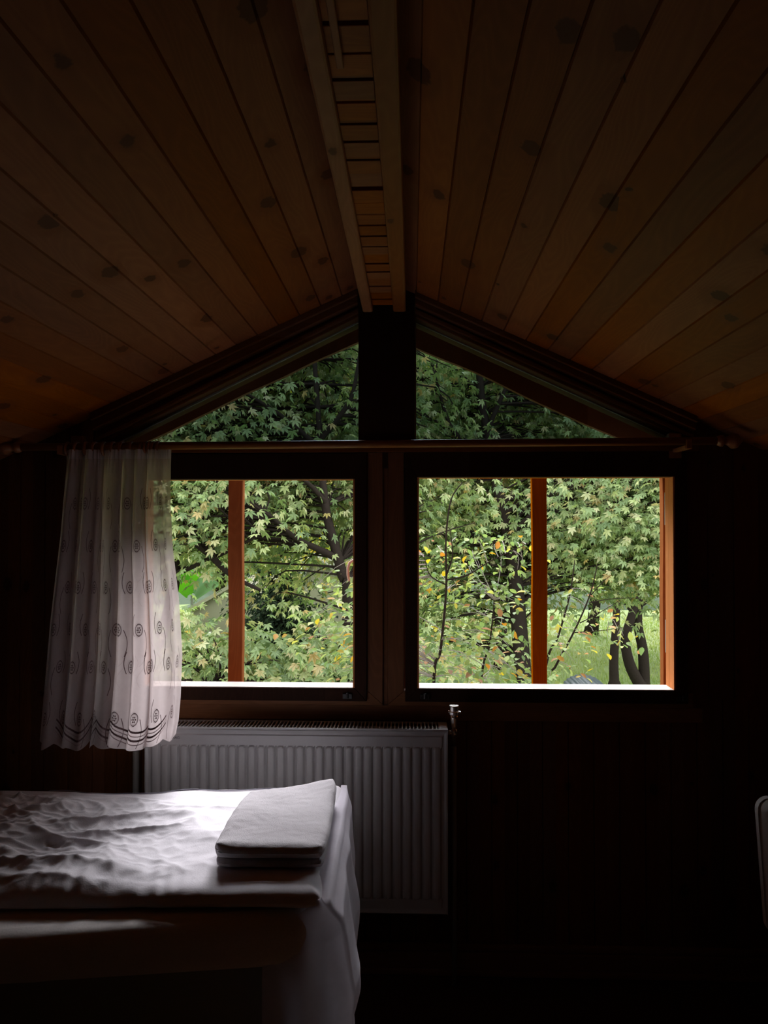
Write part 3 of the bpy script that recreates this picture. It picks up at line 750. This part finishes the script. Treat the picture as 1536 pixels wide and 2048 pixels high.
# ------------------------------------------------------------------ garden
GZ = -2.0
R = np.random.default_rng(11)
MB().add([(-60, 3.2, GZ), (60, 3.2, GZ), (60, 70, GZ), (-60, 70, GZ)], [(0, 1, 2, 3)]).build('ground', M['ground'], kind='structure')
def tmpl(kind):
    """flat leaf outline, stalk at origin, tip along +Y; returns verts, list of faces"""
    if kind == 'maple':
        V = [(0, .12, 0)]; F = []
        angs = [0, 42, 88, -42, -88]; lens = [1.0, .88, .58, .88, .58]
        order = sorted(range(5), key=lambda k: angs[k])
        for k in order:
            a = radians(angs[k]); L = lens[k]; c = Vector((sin(a), cos(a))); n = Vector((cos(a), -sin(a))); o = Vector((0, .12))
            pts = [o - n*.10*L + c*.22*L, o - n*.15*L + c*.50*L, o + c*L*.9, o + n*.15*L + c*.50*L, o + n*.10*L + c*.22*L]
            i0 = len(V); 
            for p in pts: V.append((p.x, p.y, -.22*((p-o).length)**2 + (.05 if abs((p-o).normalized().dot(c)) < .99 else 0)))
            F.append((0, i0, i0+1, i0+2)); F.append((0, i0+2, i0+3, i0+4))
        return np.array(V), F
    if kind == 'kite':
        V = [(0, .1, 0)]; F = []
        for a, L in ((-75, .7), (-30, .95), (12, 1.0), (50, .85), (90, .6)):
            a = radians(a); c = Vector((sin(a), cos(a))); n = Vector((cos(a), -sin(a))); o = Vector((0, .1)); i0 = len(V)
            for p in (o-n*.16*L+c*.45*L, o+c*L, o+n*.16*L+c*.45*L): V.append((p.x, p.y, -.2*(p-o).length**2))
            F.append((0, i0, i0+1, i0+2))
        return np.array(V), F
    if kind == 'oval':
        V = [(0, 0, 0), (-.2, .2, .05), (-.30, .5, .06), (-.18, .82, .0), (0, 1, -.12), (.18, .82, .0), (.30, .5, .06), (.2, .2, .05), (0, .5, -.02)]
        return np.array(V, float), [(0, 8, 2, 1), (8, 4, 3, 2), (0, 7, 6, 8), (8, 6, 5, 4)]
    V = [(-.5, 0, 0), (.5, 0, 0), (.55, .7, -.05), (0, 1, -.1), (-.55, .7, -.05)]
    return np.array(V, float), [(0, 1, 2, 3, 4)]
def leaves(name, kind, pos, size, mat, parent, out=None, droop=.6, color=None, kind_tag=None, facing=None):
    V, F = tmpl(kind); n = len(pos); k = len(V)
    az = R.uniform(0, 2*pi, n) if out is None else out + R.normal(0, .7, n)
    el = -droop + R.normal(0, .38, n)
    t = np.stack([np.cos(az)*np.cos(el), np.sin(az)*np.cos(el), np.sin(el)], 1)
    up = np.stack([R.normal(0, .42, n), R.normal(-.25, .42, n), np.ones(n)], 1)
    b = np.cross(t, up); b /= np.linalg.norm(b, axis=1)[:, None]; nn = np.cross(b, t)
    s = size*R.uniform(.65, 1.2, n)
    P = pos[:, None, :] + s[:, None, None]*(V[None, :, 0:1]*b[:, None, :] + V[None, :, 1:2]*t[:, None, :] + V[None, :, 2:3]*nn[:, None, :]*R.uniform(.5, 1.8, n)[:, None, None])
    me = bpy.data.meshes.new(name); me.vertices.add(n*k); me.vertices.foreach_set('co', P.astype(np.float32).ravel())
    lens = np.array([len(f) for f in F]); flat = np.concatenate([np.array(f) for f in F]); nl = len(flat)
    L = (flat[None, :] + (np.arange(n)*k)[:, None]).ravel()
    me.loops.add(n*nl); me.loops.foreach_set('vertex_index', L.astype(np.int32))
    me.polygons.add(n*len(F)); st = np.concatenate([[0], np.cumsum(lens)[:-1]])
    me.polygons.foreach_set('loop_start', (st[None, :] + (np.arange(n)*nl)[:, None]).ravel().astype(np.int32))
    try: me.polygons.foreach_set('loop_total', np.tile(lens, n).astype(np.int32))
    except Exception: pass
    col = R.random(n)**1.0 if color is None else color
    uv = me.uv_layers.new(name='UVMap'); u = np.zeros((n*nl, 2), np.float32); u[:, 0] = np.repeat(np.clip(col, 0.001, .999), nl); u[:, 1] = .5
    uv.data.foreach_set('uv', u.ravel())
    me.materials.append(mat); me.update(calc_edges=True); me.validate()
    o = bpy.data.objects.new(name, me); COL.objects.link(o)
    if parent: o.parent = parent; o.matrix_parent_inverse = Matrix.Translation(parent.location).inverted()
    if kind_tag: o['kind'] = kind_tag
    return o
def smooth_path(pts, n=6):
    P = [Vector(p) for p in pts]; out = []
    for i in range(len(P)-1):
        p0, p1, p2, p3 = P[max(i-1, 0)], P[i], P[i+1], P[min(i+2, len(P)-1)]
        for k in range(n):
            t = k/n; out.append(.5*((2*p1)+(p2-p0)*t+(2*p0-5*p1+4*p2-p3)*t*t+(3*p1-p0-3*p2+p3)*t**3))
    out.append(P[-1]); return out
def tree(label, trunks, r0, crowns, ncl, per, size, kind='maple', mat='maple', limbs=(), holes=(), spread=.28, cat='tree', group=None, name='tree', twig='bark', twr=.006, droop=.6):
    """trunks: list of paths; crowns: list of (cx,cy,cz,rx,ry,rz); limbs: explicit branch paths; holes: X-Z boxes at the tree where the crown is open"""
    b = trunks[0][0]; e = empty(name, b, label, cat, group)
    tp = []
    for tr in trunks:
        p = smooth_path(tr); rr = [r0*(1-.75*i/len(p)) for i in range(len(p))]; rr[0] *= 1.25
        p = [q + Vector((noise.noise(q*.9), noise.noise(q*.9+Vector((9, 0, 0))), 0))*r0*.6 for q in p]
        MB().tube(p, rr, 12).build('trunk', M['bark'], e, smooth=True); tp += p
    for lp, lr in limbs:
        p = smooth_path(lp); MB().tube(p, [lr*(1-.7*i/len(p)) for i in range(len(p))], 8).build('branch', M['bark'], e, smooth=True); tp += p
    vol = np.array([c[3]*c[4]*c[5] for c in crowns]); cnt = R.multinomial(ncl, vol/vol.sum())
    C = []
    for c, m in zip(crowns, cnt):
        q = R.normal(0, 1, (m, 3)); q /= np.linalg.norm(q, axis=1)[:, None]; q *= (R.random(m)**.42)[:, None]
        C.append(np.array(c[:3]) + q*np.array(c[3:6]))
    C = np.concatenate(C)
    for (hx0, hx1, hz0, hz1) in holes:
        C = C[~((C[:, 0] > hx0) & (C[:, 0] < hx1) & (C[:, 2] > hz0) & (C[:, 2] < hz1))]
    TP = np.array([tuple(p) for p in tp]); mb = MB(); outs = []
    for c in C:
        low = TP[TP[:, 2] < c[2]+.2] if (TP[:, 2] < c[2]+.2).any() else TP
        d = np.linalg.norm((low-c)*np.array([1, 1, .8]), axis=1); q = low[np.argmin(d)]
        mid = (q+c)/2 + np.array([R.normal(0, .12), R.normal(0, .12), .12])*min(1, np.linalg.norm(c-q))
        mb.tube(smooth_path([q, mid, c], 3), [twr*1.8, twr*1.6, twr*1.4, twr*1.2, twr, twr*.8, twr*.4][:7], 5, cap=False)
        outs.append(atan2(c[1]-q[1], c[0]-q[0]))
    mb.build('twigs', M[twig], e, smooth=True, kind='stuff')
    n = len(C)*per; ci = np.repeat(np.arange(len(C)), per)
    off = R.normal(0, 1, (n, 3))*np.array([spread, spread, spread*.42])
    leaves('foliage', kind, C[ci]+off, size, M[mat], e, out=np.array(outs)[ci], droop=droop, kind_tag='stuff')
    return e
def P(px, py, Y): x, z = W(px, py, Y); return (x, Y, z)
# near maples
tree('tall maple behind the left window with a dark forked trunk showing', [[(-.62, 6.7, GZ), P(694, 1220, 6.7), P(683, 1150, 6.7), P(658, 1040, 6.7), P(648, 960, 6.7), P(640, 850, 6.7), P(625, 600, 6.7)]], .062,
     [(-1.5, 7.9, 2.6, 2.4, 1.2, 1.5), (-.6, 7.6, 1.4, 1.3, .9, .8), (-2.5, 7.0, 1.7, 1.1, 1.0, .9)], 660, 40, .078,
     limbs=[([P(683, 1120, 6.7), P(640, 1100, 6.6), P(590, 1075, 6.4), P(545, 1035, 6.2)], .038), ([P(655, 1010, 6.7), P(620, 970, 6.5), P(575, 935, 6.3)], .028), ([P(645, 900, 6.7), P(560, 830, 6.5), P(480, 780, 6.3)], .028), ([P(640, 880, 6.7), P(700, 800, 6.6), P(720, 700, 6.6)], .028)],
     holes=[(-2.45, -1.88, .45, 1.22), (-1.12, -.64, .85, 1.60)])
tree('spreading maple at the far left with crossing bare branches', [[(-2.9, 6.6, GZ), P(330, 1240, 6.6), P(352, 1110, 6.6), P(350, 1000, 6.6), P(330, 820, 6.6)]], .06,
     [(-2.6, 6.6, 2.6, 1.3, 1.0, .9), (-1.9, 6.3, 1.75, 1.0, .7, .42)], 240, 38, .078,
     limbs=[([P(345, 1150, 6.6), P(395, 1128, 6.5), P(450, 1105, 6.4), P(520, 1070, 6.3)], .03), ([P(352, 1110, 6.6), P(375, 1090, 6.6), P(390, 1070, 6.5)], .03), ([P(372, 1070, 6.5), P(415, 1105, 6.4), P(462, 1150, 6.3), P(520, 1180, 6.2)], .04)],
     holes=[(-2.2, -1.5, .3, 1.25)])
tree('low bushy maple filling the bottom of the left window', [[(-1.6, 5.6, GZ), (-1.5, 5.5, -.6), (-1.35, 5.4, .4)], [(-.5, 5.7, GZ), (-.5, 5.6, -.6), (-.45, 5.5, .3)]], .05,
     [(-1.3, 5.3, .15, 1.0, .8, .62), (-.35, 5.4, .2, .7, .7, .72), (-2.0, 5.4, .0, .7, .7, .5)], 380, 36, .074, cat='bush', name='bush')
tree('tall maple behind the centre post and right window', [[(1.2, 7.9, GZ), P(1040, 1250, 7.9), P(1020, 1100, 7.9), P(990, 960, 7.9), P(962, 800, 7.9), P(950, 640, 7.9)]], .095,
     [(1.5, 9.2, 2.9, 2.0, 1.3, 1.5), (.6, 8.9, 1.6, 1.0, 1.0, .9), (1.9, 8.6, 1.25, 1.2, .9, .75), (.3, 8.8, .6, .9, .9, .9)], 660, 40, .078,
     holes=[(.80, 1.38, 1.74, 2.1)],
     limbs=[([P(1000, 1090, 7.9), P(1020, 1070, 7.8), P(1050, 1040, 7.7)], .045), ([P(975, 860, 7.9), P(1010, 780, 7.8), P(1040, 730, 7.7)], .028), ([P(970, 900, 7.9), P(905, 860, 7.8), P(870, 750, 7.8)], .032)])
tree('maple at the right of the right window leaning over the clearing', [[(3.6, 8.6, GZ), P(1420, 1250, 8.6), P(1400, 1050, 8.6), P(1380, 850, 8.6)]], .09,
     [(2.9, 8.2, 1.75, 1.3, 1.0, 1.15), (2.0, 7.8, 1.6, .9, .8, .7)], 400, 38, .078, holes=[(2.12, 2.55, 1.70, 2.1), (2.1, 2.5, .6, 1.15)])
tree('double-trunked dark tree standing on the grass clearing', [[P(1284, 1372, 16.2), P(1262, 1330, 16.1), P(1254, 1280, 16), P(1266, 1230, 16), P(1274, 1180, 16), P(1266, 1100, 16), P(1256, 1000, 16), P(1240, 860, 16)], [P(1290, 1374, 16.3), P(1288, 1300, 16.2), P(1278, 1240, 16.1), P(1282, 1150, 16), P(1290, 1000, 16), P(1294, 880, 16)]], .125,
     [(4.6, 16, 4.2, 3.0, 2.2, 2.4)], 150, 22, .17, mat='maple_dark', limbs=[([P(1272, 1220, 16), P(1258, 1190, 15.9), P(1252, 1165, 15.8), P(1248, 1140, 15.8)], .05), ([P(1266, 1225, 16), P(1250, 1205, 15.9), P(1238, 1180, 15.8)], .05), ([P(1284, 1210, 16), P(1310, 1190, 15.9), P(1340, 1150, 15.8)], .04)])
tree('slim dark tree with a rough trunk left of the double trunk', [[P(1228, 1368, 15.2), P(1227, 1300, 15.1), P(1229, 1230, 15), P(1236, 1160, 15), P(1244, 1060, 15), P(1242, 940, 15)]], .10,
     [(3.7, 15, 4.0, 2.2, 2.0, 2.2)], 110, 22, .17, mat='maple_dark')
# shrub in front with sparse oval leaves
tree('thin shrub with oval green and yellow leaves just outside the right window', [[(.15, 4.0, -.9), P(868, 1400, 4), P(882, 1300, 4), P(893, 1180, 4), P(892, 1080, 4), P(902, 1000, 4), P(925, 965, 4)], [(.3, 4.2, -.9), P(960, 1400, 4.2), P(980, 1290, 4.2), P(990, 1200, 4.2)]], .0095,
     [(.33, 4.1, .72, .36, .35, .42), (.30, 4.2, 1.25, .40, .3, .28), (-.35, 4.1, .95, .32, .3, .34), (.5, 4.1, .3, .5, .3, .3)], 230, 8, .045, kind='oval', mat='shrub', cat='shrub', name='shrub', twig='twig', twr=.0014, spread=.075, droop=.25,
     limbs=[([P(893, 1160, 4), P(935, 1150, 4), P(985, 1120, 4), P(1060, 1085, 4)], .005), ([P(893, 1150, 4), P(905, 1110, 4), P(900, 1060, 4)], .005), ([P(893, 1170, 4), P(860, 1150, 4), P(848, 1110, 4)], .004)])
tree('bare-stemmed shrub with a few pale leaves in front of the grass clearing', [[(.62, 4.1, -.9), P(1080, 1400, 4.1), P(1110, 1335, 4.1), P(1150, 1260, 4.1), P(1180, 1190, 4.1), P(1195, 1130, 4.1)], [(.58, 4.3, -.9), P(1085, 1380, 4.3), P(1118, 1270, 4.3), P(1140, 1190, 4.3), P(1150, 1120, 4.3)]], .009,
     [(.85, 4.2, .95, .28, .25, .26), (.72, 4.2, .62, .12, .2, .2), (1.08, 4.1, .98, .1, .1, .1)], 40, 6, .045, kind='oval', mat='shrub', cat='shrub', name='shrub', twig='twig', twr=.0013, spread=.07, droop=.25,
     limbs=[([P(1178, 1206, 4.1), P(1220, 1198, 4.1), P(1285, 1195, 4.1)], .003), ([P(1160, 1246, 4.1), P(1200, 1225, 4.1), P(1240, 1200, 4.1)], .003), ([P(1182, 1190, 4.1), P(1205, 1165, 4.1), P(1222, 1150, 4.1)], .003), ([P(1150, 1265, 4.1), P(1195, 1262, 4.1), P(1250, 1255, 4.1)], .003)])
tree('green bush standing between the curtain edge and the shed', [[(-4.3, 12.2, GZ), (-4.3, 12.2, -.8), (-4.2, 12.2, -.1)]], .05,
     [(-4.1, 12.2, -.55, .75, .5, .75), (-3.3, 12.3, -1.0, .6, .4, .5)], 170, 26, .11, kind='kite', cat='bush', name='bush')
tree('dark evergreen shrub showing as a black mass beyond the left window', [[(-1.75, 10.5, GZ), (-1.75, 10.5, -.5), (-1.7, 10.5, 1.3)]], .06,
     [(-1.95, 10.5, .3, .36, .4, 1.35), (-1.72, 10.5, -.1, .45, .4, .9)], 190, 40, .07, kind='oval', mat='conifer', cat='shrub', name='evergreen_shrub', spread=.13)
tree('yellow-leaved tree glowing between the maple branches', [[(-1.6, 15, GZ), (-1.5, 15, 0), (-1.3, 15, 3)]], .1,
     [(-1.6, 14.5, .9, 1.3, 1.2, 1.6), (-.6, 15, 3.6, 2.4, 1.5, 1.6)], 120, 26, .13, kind='kite', mat='yellow')
tree('yellow-green tree far behind the shrub in the right window', [[(2.2, 19, GZ), (2.2, 19, 1), (2.1, 19, 5)]], .16,
     [(2.2, 19, 4.4, 2.6, 1.6, 2.6), (3.2, 18, 2.0, 1.6, 1.2, .9)], 130, 26, .17, kind='kite', mat='yellow')
# wood behind, each tree its own
far = [(-9, 20, 8.5, 2.9), (-5.8, 23, 10.5, 3.3), (-2.6, 24, 10, 3.2), (.3, 25, 11, 3.3), (3.0, 27, 11, 3.2), (5.8, 25, 11.5, 3.3), (9.0, 26, 11, 3.2), (11.8, 22, 9, 2.8), (-7.6, 15, 6.5, 2.0), (7.9, 19, 8.2, 2.4)]
flab = ['leftmost far green tree of the wood behind the curtain', 'far green tree seen through the left part of the left window', 'far green tree behind the yellow tree in the left window', 'far green tree behind the centre post', 'far green tree behind the shrub of the right window', 'far green tree above the grass clearing', 'far green tree at the right edge of the right window', 'rightmost far green tree of the wood', 'green tree at middle distance behind the curtain', 'green tree at middle distance at the right edge of the clearing']
for i, (x, y, h, rr) in enumerate(far):
    tree(flab[i], [[(x, y, GZ), (x+.1, y, GZ+h*.4), (x-.1, y, GZ+h*.95)]], .2, [(x, y, GZ+h*.62, rr, rr*.6, h*.42), (x+R.normal(0, .5), y-.6, GZ+h*.36, rr*.8, rr*.5, h*.2)] if not (3.5 < x < 7) else [(x, y, GZ+h*.66, rr, rr*.6, h*.36)],
         170, 26, .24, kind='kite', mat=('maple_dark', 'maple', 'yellow')[(0, 1, 0, 0, 2, 1, 0, 1, 0, 1)[i]], spread=.5, twr=.02, group='trees of the wood behind')
# hill closing the view
P_ = []
for j in range(26):
    P_.append([(-70+i*3.5, 32+j*1.2, GZ + 16*(1-cos(min(1, j/20)*pi))/2 + 1.8*noise.noise(Vector((i*.6, j*.6, 0)))) for i in range(41)])
MB().grid(P_).build('wooded_hill', M['hill'], smooth=True, kind='structure')
# banana plant
ban = empty('banana_plant', (-5.2, 18, GZ), 'bright green banana plant glowing behind the maple at the curtain edge', 'plant')
bx = W(380, 1160, 18)[0]
for k, (px_a, py_a, px_b, py_b, wd, sd) in enumerate([(384, 1185, 370, 1130, .16, 0), (380, 1185, 352, 1140, .14, 0), (386, 1186, 398, 1140, .12, 0), (388, 1186, 432, 1142, .16, .95), (390, 1190, 436, 1165, .14, .95), (378, 1190, 350, 1168, .16, .1)]):
    a = Vector(P(px_a, py_a, 18.2-k*.08)); b_ = Vector(P(px_b, py_b, 17.8-k*.1)); L_ = []
    d = (b_-a); n = Vector((d.z, 0, -d.x)).normalized(); rows_ = []
    for q in range(13):
        t = q/12; c = a.lerp(b_, t)+Vector((0, 0, .12*sin(t*pi))); hw = wd*.95*sin(pi*min(1, .08+t*.92))**.7 + .01
        rows_.append([c-n*hw+Vector((0, .05, -.05)), c-n*hw*.5, c, c+n*hw*.5, c+n*hw+Vector((0, .05, -.05))])
    o = MB().grid(rows_).build('leaf', M['banana'], ban, smooth=True)
    uvl = o.data.uv_layers.new(name='UVMap')
    for ld in uvl.data: ld.uv = (sd if sd else .02, .5)
MB().tube([(bx, 18.2, GZ), P(384, 1190, 18.2)], [.05, .03], 10).build('stem', M['shedwall'], ban, smooth=True)
# shed with a tan slope
shd = empty('shed', (-3.8, 14, GZ), 'low shed with a tan sloping roof behind the left window post', 'shed')
a = P(372, 1218, 13); b_ = P(475, 1160, 13); c_ = P(560, 1218, 13)
mb = MB(); 
mb.add([a, b_, (b_[0], 16, b_[2]), (a[0], 16, a[2])], [(0, 1, 2, 3)]); mb.add([b_, c_, (c_[0], 16, c_[2]), (b_[0], 16, b_[2])], [(0, 1, 2, 3)])
o = mb.build('roof', M['roofing'], shd); sm = o.modifiers.new('s', 'SOLIDIFY'); sm.thickness = .06
MB().prism([(a[0]+.08, GZ), (c_[0]-.08, GZ), (c_[0]-.08, c_[2]), (b_[0], b_[2]-.05), (a[0]+.08, a[2])], 13.1, 15.9).build('wall', M['roofing'], shd)
# second roof and blue tarp, corrugated tin
a = P(598, 1165, 12.6); b_ = P(622, 1108, 12.6); c_ = P(690, 1150, 12.6)
h2 = empty('garden_hut', (a[0], 13, GZ), 'pale green hut with a sloping roof behind the maple trunk', 'hut')
MB().prism([(a[0]+.05, GZ), (c_[0]-.05, GZ), (c_[0]-.05, c_[2]), (b_[0], b_[2]-.06), (a[0]+.05, a[2])], 12.7, 14.0).build('wall', M['roofing'], h2)
mb = MB(); mb.add([a, b_, (b_[0], 14.1, b_[2]), (a[0], 14.1, a[2])], [(0, 1, 2, 3)]); mb.add([b_, c_, (c_[0], 14.1, c_[2]), (b_[0], 14.1, b_[2])], [(0, 1, 2, 3)])
o = mb.build('roof', M['shedwall'], h2); sm = o.modifiers.new('s', 'SOLIDIFY'); sm.thickness = .05
x0, z0 = W(992, 1100, 14); x1, z1_ = W(1018, 1072, 14)
rbox(MB(), x0, x1, 14, 14.4, z0, z1_, .04, ns=4).build('blue_tarp', M['blue'], label='small blue tarp bundle glimpsed through the leaves of the right window', cat='tarp')
cxn, czn = W(1207, 1380, 10)[0], -.84; rows_ = []
for i in range(61):
    t = i/60; rr = .22 + .007*sin(t*pi*26); aa = pi*t
    rows_.append([(cxn - rr*cos(aa)*1.3, 10+q*.25, czn + rr*sin(aa)*.95) for q in range(6)])
o = MB().grid(rows_).build('corrugated_roof', M['tin'], smooth=True, label='dark corrugated curved roof peeping over the sill before the tree trunks', cat='roof'); sm = o.modifiers.new('s', 'SOLIDIFY'); sm.thickness = .01
MB().prism([(cxn-.27, GZ), (cxn+.27, GZ)]+[(cxn+.27*cos(q*pi/12), czn+.19*sin(q*pi/12)) for q in range(13)], 10.03, 11.2).build('wall', M['tin'], o)
# grass
n = 26000
gp = np.stack([R.uniform(1.2, 9.0, n), R.uniform(11.5, 30, n), np.full(n, GZ)], 1)
gp[:, 0] = gp[:, 0]*gp[:, 1]/17
V, F = tmpl('blade')
me_pos = gp; az = R.uniform(0, 2*pi, n); h = R.uniform(.05, .16, n); wd = .012
t = np.stack([R.normal(0, .3, n), R.normal(0, .3, n), np.ones(n)], 1)*h[:, None]; b = np.stack([np.cos(az), np.sin(az), np.zeros(n)], 1)*wd
PP = np.stack([gp-b, gp+b, gp+t], 1)
me = bpy.data.meshes.new('grass'); me.vertices.add(3*n); me.vertices.foreach_set('co', PP.astype(np.float32).ravel())
me.loops.add(3*n); me.loops.foreach_set('vertex_index', np.arange(3*n, dtype=np.int32)); me.polygons.add(n); me.polygons.foreach_set('loop_start', np.arange(0, 3*n, 3, dtype=np.int32))
uvl = me.uv_layers.new(name='UVMap'); u = np.zeros((3*n, 2), np.float32); pn = np.array([.5+.5*noise.noise(Vector((p[0]*.6, p[1]*.5, 1))) for p in gp]); u[:, 0] = np.repeat(np.clip(pn+R.normal(0, .15, n), 0.01, .99), 3); uvl.data.foreach_set('uv', u.ravel())
me.materials.append(M['grass']); me.update(calc_edges=True)
go = bpy.data.objects.new('grass', me); COL.objects.link(go); tag(go, 'bright green meadow grass in the clearing beyond the right window', 'grass', kind='stuff')
